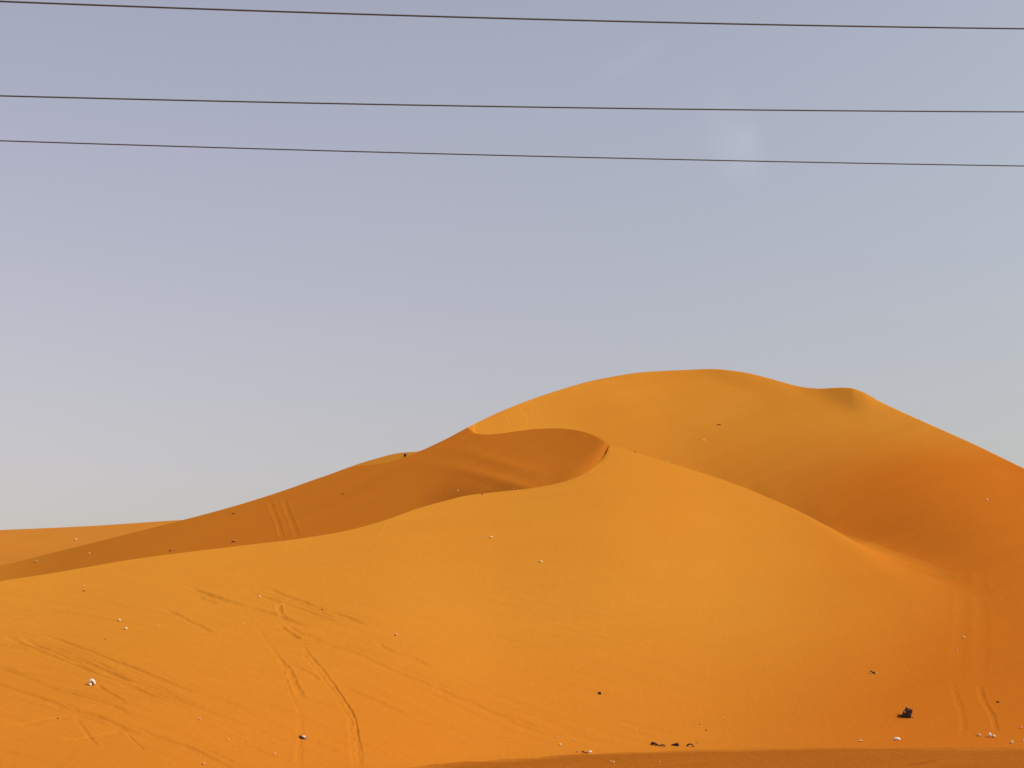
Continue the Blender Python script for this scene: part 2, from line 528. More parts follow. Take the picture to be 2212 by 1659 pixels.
X = R * np.sin(AZ)[:, None]
Y = R * np.cos(AZ)[:, None]
E_BASE = (Z - CAM_Z) / R


def surface(px, py):
    """first point of the bare dunes along a direction"""
    a, e = ray(px, py)
    c = int(np.argmin(np.abs(AZ - a)))
    j = int(np.argmax(E_BASE[c] >= e))
    if j <= ROW['skirt'][1] or E_BASE[c, j] < e:
        r = CAM_Z / max(-float(e), 1e-3)
        if r < rFoot[c] + 0.5 or E_BASE[c, j] < e:
            return float(a), float(r), 0.0, c, 0
    e0, e1 = E_BASE[c, j - 1], E_BASE[c, j]
    t = (e - e0) / (e1 - e0) if e1 > e0 else 1.0
    if t < 0 or t > 1: t = 1.0
    r = R[c, j - 1] + (R[c, j] - R[c, j - 1]) * t
    z = Z[c, j - 1] + (Z[c, j] - Z[c, j - 1]) * t
    return float(a), float(r), float(z), c, j


# --- surface detail as true relief -------------------------------------------------
D = np.zeros_like(Z)
i_f0, i_f1 = ROW['front']
# wide soft swells and wind-drawn streaks
ca, sa = math.cos(math.radians(32)), math.sin(math.radians(32))
U = X * ca + Y * sa
V = -X * sa + Y * ca
D += 0.06 * vnoise(U / 11, V / 3.2, 12) + 0.018 * vnoise(U / 6, V / 1.1, 13)

def carve(pts, width, depth, berm=0.35, wob=0.25, seed=0, patchy=0.35):
    P = []
    for px, py in pts:
        a, r, z, c, j = surface(px, py)
        P.append((r * math.sin(a), r * math.cos(a)))
    P = np.array(P)
    s = np.concatenate([[0], np.cumsum(np.hypot(*np.diff(P, axis=0).T))])
    n = max(8, int(s[-1] / 0.5))
    si = np.linspace(0, s[-1], n)
    Q = np.stack([catmull(s, P[:, 0], si), catmull(s, P[:, 1], si)], 1)
    lo = Q.min(0) - 2.5; hi = Q.max(0) + 2.5
    msk = (X > lo[0]) & (X < hi[0]) & (Y > lo[1]) & (Y < hi[1])
    idx = np.argwhere(msk)
    xs = X[msk]; ys = Y[msk]
    best = np.full(xs.shape, 1e9); along = np.zeros(xs.shape); side = np.zeros(xs.shape)
    for i in range(n - 1):
        ax, ay = Q[i]; bx, by = Q[i + 1]
        dx, dy = bx - ax, by - ay
        L2 = dx * dx + dy * dy + 1e-9
        t = np.clip(((xs - ax) * dx + (ys - ay) * dy) / L2, 0, 1)
        d = np.hypot(xs - ax - t * dx, ys - ay - t * dy)
        up = d < best
        best = np.where(up, d, best)
        along = np.where(up, si[i] + t * math.sqrt(L2), along)
    wv = width * (1 + wob * vnoise(along / 0.7 + seed * 9.1, along * 0 + seed, 21) + 0.5 * wob * vnoise(along / 0.23 + seed, along * 0 + 3, 22))
    amp = 1 + patchy * vnoise(along / 2.6 + seed * 3.3, along * 0 + seed, 23) + 0.5 * patchy * vnoise(along / 0.5 + seed, along * 0, 24)
    ends = smooth(0, 0.12 * s[-1] + 0.1, along) * smooth(0, 0.12 * s[-1] + 0.1, s[-1] - along)
    q = best / wv
    prof = -np.exp(-(q ** 4)) + berm * np.exp(-((q - 1.5) / 0.45) ** 2)
    D[msk] += depth * prof * amp * ends * (best < 2.4)


def shift(pts, dx, dy):
    return [(x + dx, y + dy) for x, y in pts]


big_right = [(646, 1385), (662, 1406), (684, 1433), (705, 1458), (716, 1474), (735, 1498), (754, 1530), (766, 1552), (770, 1579), (775, 1611), (778, 1632), (779, 1670)]
big_left = [(549, 1347), (566, 1371), (584, 1396), (601, 1420), (619, 1468), (633, 1508), (644, 1536), (649, 1560), (648, 1590), (645, 1640), (644, 1670)]
carve(big_right, 0.085, 0.034, 0.15, 0.45, 1, 0.4)
carve(shift(big_right, -10, 2), 0.10, 0.015, 0.3, 0.4, 2, 0.5)
carve(big_left, 0.085, 0.013, 0.2, 0.4, 3, 0.5)
carve([(601, 1417), (625, 1450), (636, 1476), (652, 1506)], 0.11, 0.03, 0.4, 0.4, 4, 0.5)
carve([(602, 1306), (604, 1320), (612, 1333), (618, 1339)], 0.14, 0.03, 0.3, 0.3, 31)
streaks = [
    ([(62, 1364), (175, 1400), (225, 1420), (312, 1454), (375, 1478), (430, 1500), (475, 1513), (550, 1541)], .20, .055),
    ([(32, 1379), (100, 1400), (140, 1415), (200, 1436), (250, 1459), (312, 1481), (400, 1519), (437, 1534), (550, 1574)], .20, .05),
    ([(0, 1369), (50, 1393), (112, 1419), (162, 1436), (205, 1456), (262, 1476), (325, 1504), (425, 1546)], .18, .05),
    ([(-40, 1430), (0, 1444), (62, 1469), (150, 1499), (200, 1514), (250, 1531), (300, 1554)], .18, .05),
    ([(-40, 1468), (0, 1481), (50, 1499), (112, 1520), (162, 1539), (212, 1549), (275, 1574), (375, 1599), (500, 1659)], .17, .05),
    ([(0, 1570), (75, 1559), (125, 1551), (162, 1550)], .15, .02),
    ([(137, 1599), (192, 1589), (237, 1584), (272, 1576)], .15, .022),
    ([(162, 1549), (175, 1566), (200, 1596), (215, 1611)], .09, .02),
    ([(272, 1576), (295, 1604), (317, 1621)], .08, .02),
    ([(205, 1479), (225, 1492), (262, 1515), (272, 1522)], .10, .035),
    ([(571, 1271), (609, 1284), (657, 1302), (700, 1319), (740, 1331), (767, 1341), (794, 1353)], .26, .10),
    ([(520, 1273), (560, 1285), (606, 1302), (646, 1315), (687, 1331), (708, 1339), (738, 1350)], .22, .075),
    ([(400, 1268), (437, 1280), (475, 1294), (510, 1305), (566, 1320), (620, 1339), (673, 1358)], .30, .11),
    ([(422, 1289), (445, 1297), (470, 1306)], .24, .08),
    ([(350, 1316), (387, 1331), (425, 1353), (460, 1368)], .22, .06),
    ([(620, 1352), (646, 1366), (673, 1376), (700, 1384)], .2, .07),
    ([(600, 1352), (627, 1368), (648, 1381)], .2, .07),
    ([(614, 1358), (646, 1369), (673, 1380), (727, 1390), (781, 1406), (835, 1428), (915, 1463), (996, 1498), (1038, 1514), (1120, 1545)], .24, .06),
    ([(700, 1392), (760, 1408), (830, 1440), (900, 1470), (985, 1505), (1060, 1538)], .2, .045),
    ([(808, 1388), (856, 1412), (875, 1417), (930, 1440)], .22, .07),
    ([(716, 1471), (754, 1490), (808, 1511), (862, 1536), (942, 1562), (996, 1581), (1038, 1589), (1180, 1610)], .18, .055),
    ([(600, 1425), (660, 1448), (690, 1470)], .16, .05),
    ([(1000, 1510), (1080, 1545), (1152, 1569), (1202, 1581), (1264, 1596), (1327, 1605)], .18, .05),
    ([(930, 1478), (1000, 1512), (1070, 1545), (1140, 1575), (1200, 1592)], .18, .04),
    ([(560, 1585), (640, 1597), (700, 1610), (735, 1625)], .14, .045),
    ([(430, 1580), (490, 1597), (560, 1619), (600, 1637)], .14, .04),
    ([(485, 1575), (560, 1596), (600, 1606)], .12, .04),
]
for i, (p, w_, d_) in enumerate(streaks):
    carve(p, w_ * 0.72, d_ * 0.72, 0.25, 0.2, 40 + i, 0.22)
# fainter companions: older, half blown-over wheel marks beside the clear ones
rs = np.random.RandomState(77)
for i, (p, w_, d_) in enumerate([streaks[q] for q in (0, 0, 1, 1, 2, 2, 3, 3, 4, 4, 10, 11, 17, 17, 18, 18, 20, 20, 22, 23, 23)]):
    oy = rs.uniform(3.5, 10) * rs.choice([-1, 1])
    ox = rs.uniform(-30, 60)
    carve([(x + ox, y + oy + 0.35 * ox + 2.0 * math.sin(0.01 * x + i)) for x, y in p], 0.09, 0.013 + 0.010 * rs.rand(), 0.3, 0.2, 140 + i, 0.35)
# fine combed ripples on the lower left slope
ca, sa = math.cos(math.radians(-12)), math.sin(math.radians(-12))
U2 = X * ca + Y * sa; V2 = -X * sa + Y * ca
zone = (1 - smooth(52, 95, R)) * (1 - smooth(2, 16, X))
D += zone * (0.026 * vnoise(U2 / 5.0 + 0.4 * vnoise(X / 3, Y / 3, 41), V2 / 0.42, 42) + 0.017 * vnoise(U2 / 2.2, V2 / 0.24, 43))
# low rolls of the far dune
f0, f1 = ROW['far']
D[:, f0:f1] += smooth(4, 70, np.abs(R[:, f1 - 1:f1] - R[:, f0:f1])) * (2.6 * vnoise(X[:, f0:f1] / 60 + 3, Y[:, f0:f1] / 22 + 5, 51) + 0.7 * vnoise(X[:, f0:f1] / 25, Y[:, f0:f1] / 8, 52))
# tracks on the right flank and on the shaded slip face
carve([(2117, 1480), (2119, 1501), (2130, 1524), (2141, 1542), (2149, 1565), (2151, 1585)], 0.11, 0.02, 0.1, 0.2, 5, 0.25)
carve([(2058, 1470), (2064, 1501), (2075, 1532), (2081, 1556), (2078, 1594)], 0.12, 0.011, 0.1, 0.2, 6, 0.25)
carve([(2078, 1225), (2080, 1300), (2072, 1400), (2060, 1470)], 0.3, 0.008, 0.3, 0.2, 7, 0.3)
carve([(2118, 1225), (2122, 1300), (2120, 1400), (2117, 1480)], 0.3, 0.008, 0.3, 0.2, 8, 0.3)
carve([(580, 1080), (590, 1103), (601, 1132), (611, 1165)], 0.2, 0.022, 0.5, 0.15, 9, 0.2)
carve([(612, 1077), (622, 1105), (634, 1135), (645, 1162)], 0.2, 0.022, 0.5, 0.15, 10, 0.2)
for i in range(15):                                # short slides of loose sand just below the skyline
    rs = np.random.RandomState(600 + i)
    px = 1080 + 330 * rs.rand()
    top = np.interp(px, [1020, 1100, 1200, 1290, 1400, 1480], [918, 881, 845, 820, 803, 799]) + 4 + 6 * rs.rand()
    ln = 14 + 22 * rs.rand()
    carve([(px, top), (px + 0.35 * ln, top + 0.5 * ln), (px + (0.4 + 0.6 * rs.rand()) * ln, top + ln)], 0.2, 0.014, 0.4, 0.3, 60 + i)

# creep terraces on the slip face: low arcs of slumped sand
j0, j1 = ROW['slip']
pc = PXC[:, None] + 0 * R
for (cx, wd, lo, hi, amp) in ((1090, 170, 0.12, 0.22, 0.12), (1090, 130, 0.42, 0.52, 0.08)):
    tt = np.full_like(R, -9.0)
    tt[:, j0:j1] = (E_BASE[:, j0:j1] - eB[:, None]) / 0.045
    mid = 0.5 * (lo + hi) + 0.6 * np.clip((1080 - pc) / 200, -0.4, 1)
    D += amp * np.exp(-((tt - mid) / 0.09) ** 2) * np.exp(-((pc - cx) / wd) ** 2) * (tt > -5)

# crests stay where they are: fade the relief towards each silhouette
keep = np.ones_like(R)
for c0 in ('valley_one', 'valley_two', 'back', 'far_back'):
    j = ROW[c0][0]
    rr = np.abs(R - R[:, j - 1:j])
    keep *= smooth(0.0, 3.0, rr) * 0.9 + 0.1
keep *= smooth(0.0, 2.0, np.abs(R - rFoot[:, None])) * 0.8 + 0.2
Z = Z + D * keep * fade[:, None]


SAND_SHADE = 0.55 * (1 - smooth(0.0, 7.0, Z)) + 1.0 * smooth(7, 25, X - 0.22 * (Y - 60)) * (1 - smooth(15, 30, Z))  # low term reddens the foot; right-flank term paints its shade into the colour
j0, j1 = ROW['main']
SAND_SHADE[:, j0:j1] += 0.55 * smooth(6, 26, X[:, j0:j1]) * (1 - smooth(14, 40, Z[:, j0:j1]))  # shade low on the main face painted warmer
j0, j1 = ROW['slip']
SAND_SHADE[:, j0:j1] += 0.55 * smooth(-70, -10, X[:, j0:j1])       # shade of the slip face painted redder and darker
SAND_SHADE[:, j0:j1] += 0.25
SAND_SHADE = np.clip(SAND_SHADE, 0, 1)


def grid_mesh(name, cols, r0, r1, mat, shade=True):
    xs, ys, zs = X[cols, r0:r1], Y[cols, r0:r1], Z[cols, r0:r1]
    nc, nr = xs.shape
    v = np.stack([xs, ys, zs], -1).reshape(-1, 3).astype(np.float32)
    i = np.arange(nc - 1)[:, None] * nr + np.arange(nr - 1)[None, :]
    f = np.stack([i, i + 1 + 0 * i, i + nr + 1, i + nr], -1)
    f = f[..., ::-1].reshape(-1, 4).astype(np.int32)
    me = bpy.data.meshes.new(name)
    me.vertices.add(len(v)); me.vertices.foreach_set('co', v.ravel())
    me.loops.add(f.size); me.loops.foreach_set('vertex_index', f.ravel())
    me.polygons.add(len(f))
    me.polygons.foreach_set('loop_start', np.arange(0, f.size, 4, dtype=np.int32))
    me.polygons.foreach_set('use_smooth', np.ones(len(f), dtype=bool))
    me.update(calc_edges=True)
    at_ = me.attributes.new('sand_shade_mix', 'FLOAT', 'POINT')
    at_.data.foreach_set('value', SAND_SHADE[cols, r0:r1].astype(np.float32).ravel())
    me.materials.append(mat)
    o = bpy.data.objects.new(name, me)
    C.objects.link(o)
    return o


ALL = slice(0, NC)
m1 = (ROW['valley_one'][0] + ROW['valley_one'][1]) // 2
m2 = (ROW['valley_two'][0] + ROW['valley_two'][1]) // 2
m3 = (ROW['valley_three'][0] + ROW['valley_three'][1]) // 2
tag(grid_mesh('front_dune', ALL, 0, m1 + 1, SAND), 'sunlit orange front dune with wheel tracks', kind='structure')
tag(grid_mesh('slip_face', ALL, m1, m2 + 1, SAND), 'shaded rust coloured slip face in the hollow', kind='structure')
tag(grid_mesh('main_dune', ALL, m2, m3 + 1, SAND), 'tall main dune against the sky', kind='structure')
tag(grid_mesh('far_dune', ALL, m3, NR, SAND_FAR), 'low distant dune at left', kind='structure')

# ------------------------------------------------------------------ the flat ground, out to the horizon
def ground():
    az = np.concatenate([np.linspace(-math.pi, math.radians(-24), 90)[:-1], np.linspace(math.radians(-24), math.radians(24), 700),
                         np.linspace(math.radians(24), math.pi, 90)[1:]])
    rr = np.concatenate([[0.02], np.geomspace(1.0, 30, 40), 1 / np.linspace(1 / 30.5, 1 / 75, 170), np.geomspace(78, 12000, 40)])
    x = rr[None, :] * np.sin(az)[:, None]; y = rr[None, :] * np.cos(az)[:, None]
    near = 1 - smooth(70, 110, rr)[None, :]
    z = near * (0.05 * vnoise(x / 7, y / 3.5, 31) + 0.022 * vnoise(x / 2.2 + y / 6, y / 0.9, 32) + 0.010 * vnoise(x / 0.7, y / 0.35, 33))
    # ruts and low berms of a graded verge running across the front
    for (x0, y0, x1, y1, w_, h_) in ((8.0, 41.5, 20, 50.5, 0.35, 0.07), (12.5, 41.0, 17.5, 43.5, 0.4, 0.10), (0, 44.5, 20, 53.5, 0.3, 0.05), (-6, 42.0, 16, 47, 0.3, 0.04)):
        dx, dy = x1 - x0, y1 - y0
        ln = math.hypot(dx, dy)
        t = ((x - x0) * dx + (y - y0) * dy) / ln
        d = ((x - x0) * dy - (y - y0) * dx) / ln
        d = d + 0.5 * vnoise(t / 4, t * 0, 34)
        on = smooth(-4, 1, t) * (1 - smooth(ln - 1, ln + 6, t))
        z = z + h_ * on * (np.exp(-(d / w_) ** 2) - 0.7 * np.exp(-((d + 0.8) / w_) ** 2))
    nc, nr = x.shape
    v = np.stack([x, y, z], -1).reshape(-1, 3).astype(np.float32)
    i = np.arange(nc - 1)[:, None] * nr + np.arange(nr - 1)[None, :]
    f = np.stack([i + nr, i + nr + 1, i + 1, i], -1).reshape(-1, 4).astype(np.int32)
    me = bpy.data.meshes.new('ground')
    me.vertices.add(len(v)); me.vertices.foreach_set('co', v.ravel())
    me.loops.add(f.size); me.loops.foreach_set('vertex_index', f.ravel())
    me.polygons.add(len(f))
    me.polygons.foreach_set('loop_start', np.arange(0, f.size, 4, dtype=np.int32))
    me.polygons.foreach_set('use_smooth', np.ones(len(f), dtype=bool))
    me.update(calc_edges=True)
    me.materials.append(SAND_FLAT)
    # dune sand drifting a little way out over the packed flat
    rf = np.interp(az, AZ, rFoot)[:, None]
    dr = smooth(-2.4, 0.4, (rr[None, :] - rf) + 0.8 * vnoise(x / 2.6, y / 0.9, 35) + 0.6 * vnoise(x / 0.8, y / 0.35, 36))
    at_ = me.attributes.new('sand_shade_mix', 'FLOAT', 'POINT')
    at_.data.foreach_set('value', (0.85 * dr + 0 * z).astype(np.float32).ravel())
    o = bpy.data.objects.new('ground', me)
    C.objects.link(o)
    return tag(o, 'flat packed sand in front of the dune', kind='structure')


ground()

# ------------------------------------------------------------------ overhead power lines
def tube_mesh(path, rad, seg=8):
    bm = bmesh.new()
    rings = []
    n = len(path)
    for i, p in enumerate(path):
        t = (path[min(i + 1, n - 1)] - path[max(i - 1, 0)]).normalized()
        s = t.cross(Vector((0, 0, 1)))
        if s.length < 1e-4: s = Vector((0, 1, 0))
        s.normalize(); u = s.cross(t)
        rd = rad[i] if hasattr(rad, '__len__') else rad
        rings.append([bm.verts.new(p + s * (rd * math.cos(q * 2 * math.pi / seg)) + u * (rd * math.sin(q * 2 * math.pi / seg))) for q in range(seg)])
    for a, b in zip(rings[:-1], rings[1:]):
        for q in range(seg):
            bm.faces.new((a[q], a[(q + 1) % seg], b[(q + 1) % seg], b[q]))
    bm.faces.new(rings[0][::-1]); bm.faces.new(rings[-1])
    bmesh.ops.recalc_face_normals(bm, faces=bm.faces)
    for f in bm.faces: f.smooth = True
    return bm


def link(name, bm, mat, parent=None):
    me = bpy.data.meshes.new(name)
    bm.to_mesh(me); bm.free()
    me.materials.append(mat)
    o = bpy.data.objects.new(name, me)
    C.objects.link(o)
    if parent: o.parent = parent
    return o


for (p0, p1, p2, r0, r1, r2, dia, lab) in (
        ((0, 3), (1100, 40), (2212, 62), 15.6, 16.0, 17.6, .021, 'uppermost dark power line crossing the sky near the top edge'),
        ((0, 207), (1100, 230.5), (2212, 241.5), 17.8, 18.4, 20.0, .0205, 'second dark power line from the top crossing the sky'),
        ((0, 304), (1100, 336), (2212, 358.5), 21.5, 22.0, 24.0, .0205, 'lowest and thinnest of the three power lines crossing the sky')):
    A = at(*p0, r0); B = at(*p1, r1); Cc = at(*p2, r2)
    # a sagging span: straight in plan, a parabola in height through the three sighted points
    az1, e1 = ray(*p1)
    dxy = (Cc.xy - A.xy)
    # middle point: where its direction meets the span's vertical plane
    den = dxy.x * math.cos(az1) - dxy.y * math.sin(az1)
    rm = (dxy.x * A.y - dxy.y * A.x) / den
    Bm = Vector((rm * math.sin(az1), rm * math.cos(az1), CAM_Z + rm * e1))
    tm = (Bm.xy - A.xy).length / dxy.length
    co_ = np.polyfit([0, tm, 1], [A.z, Bm.z, Cc.z], 2)
    ts = np.linspace(-1.6, 2.6, 170)
    pts = [Vector((A.x + dxy.x * t, A.y + dxy.y * t, float(np.polyval(co_, t)))) for t in ts]
    o = link('power_line', tube_mesh(pts, dia / 2), M['wire'])
    tag(o, lab, 'power line', 'power lines overhead')

# ------------------------------------------------------------------ litter and stones on the sand
E_BASE = (Z - CAM_Z) / R                 # now with the relief


def blob(seed, w, d, h, rough=0.25, sub=2, sink=0.25):
    """an uneven lump w wide, d deep, h high above the sand, its foot sunk a little"""
    rs = random.Random(seed)
    bm = bmesh.new()
    bmesh.ops.create_icosphere(bm, subdivisions=sub, radius=1.0)
    dirs = [Vector((rs.gauss(0, 1), rs.gauss(0, 1), rs.gauss(0, 1))).normalized() for _ in range(9)]
    amp = [rs.uniform(-rough, rough) for _ in dirs]
    for v in bm.verts:
        n = v.co.normalized()
        k = 1 + sum(a_ * max(0, n.dot(q)) ** 3 for a_, q in zip(amp, dirs)) + rs.uniform(-0.05, 0.05)
        v.co = n * k
        v.co = Vector((v.co.x * w / 2, v.co.y * d / 2, v.co.z * h / 2 * (1 + sink) + h / 2 * (1 - sink)))
    return bm


def rope(pts, rad, seed=0, flat=0.75, seg=10, rough=0.12):
    """a thick uneven strip along a path"""
    rs = random.Random(seed)
    P = [Vector(p) for p in pts]
    fine, rr = [], []
    m = 5
    for i in range(len(P) - 1):
        for q in range(m):
            t = q / m
            fine.append(P[i].lerp(P[i + 1], t)); rr.append(rad[i] * (1 - t) + rad[i + 1] * t)
    fine.append(P[-1]); rr.append(rad[-1])
    rr = [r_ * (1 + rs.uniform(-rough, rough)) for r_ in rr]
    n = len(fine)
    sm = [fine[0]] + [(fine[i - 1] + fine[i] * 2 + fine[i + 1]) / 4 for i in range(1, n - 1)] + [fine[-1]]
    bm = tube_mesh(sm, rr, seg)
    zc = sum(p.z for p in sm) / n
    for v in bm.verts:
        v.co += Vector((rs.uniform(-1, 1), rs.uniform(-1, 1), rs.uniform(-1, 1))) * (0.05 * max(rr))
    return bm


def slab(outline, depth, seed=0, jitter=0.03):
    """a thick sheet or box with a given front outline (x, z), extruded back, with creased faces"""
    rs = random.Random(seed)
    bm = bmesh.new()
    n = len(outline)
    cx = sum(p[0] for p in outline) / n; cz = sum(p[1] for p in outline) / n
    rings = []
    for (yy, sc) in ((-depth / 2, 0.80), (-depth * 0.38, 1.0), (0.0, 1.04), (depth * 0.38, 0.97), (depth / 2, 0.74)):
        ring = []
        for (x, z) in outline:
            j = Vector((rs.uniform(-1, 1), rs.uniform(-1, 1), rs.uniform(-1, 1))) * jitter
            ring.append(bm.verts.new(Vector((cx + (x - cx) * sc, yy, cz + (z - cz) * sc)) + j))
        rings.append(ring)
    for a_, b_ in zip(rings[:-1], rings[1:]):
        for q in range(n):
            bm.faces.new((a_[q], a_[(q + 1) % n], b_[(q + 1) % n], b_[q]))
    for ring, fl in ((rings[0], True), (rings[-1], False)):
        c_ = bm.verts.new(sum((v.co for v in ring), Vector()) / n + Vector((0, -0.12 * depth if fl else 0.12 * depth, 0)))
        for q in range(n):
            bm.faces.new((ring[q], ring[(q + 1) % n], c_))
    bmesh.ops.recalc_face_normals(bm, faces=bm.faces)
    return bm


def base_of(px, py):
    a_, r_, z_, c_, j_ = surface(px, py)
    return Vector((r_ * math.sin(a_), r_ * math.cos(a_), z_)), r_ / FOC, -a_      # place, metres per grid unit, turn to face


def place(o, px, py, turn=0.0):
    p, m_, az_ = base_of(px, py)
    o.location = p
    o.rotation_euler = (0, 0, az_ + turn)
    return m_


def small(name, px, py, w, h, mat, label, cat, group, seed):
    """a stone or scrap: centre seen at (px,py), w x h on the measuring grid"""
    p, m_, az_ = base_of(px, py + h * 0.35)
    if w < 5.2: w, h = 0.82 * w, 0.82 * h
    o = link(name, blob(seed, w * m_, w * m_ * 0.8, h * m_, 0.30), M[mat])
    o.location = p; o.rotation_euler = (0, 0, az_)
    tag(o, label, cat, group)
    return o


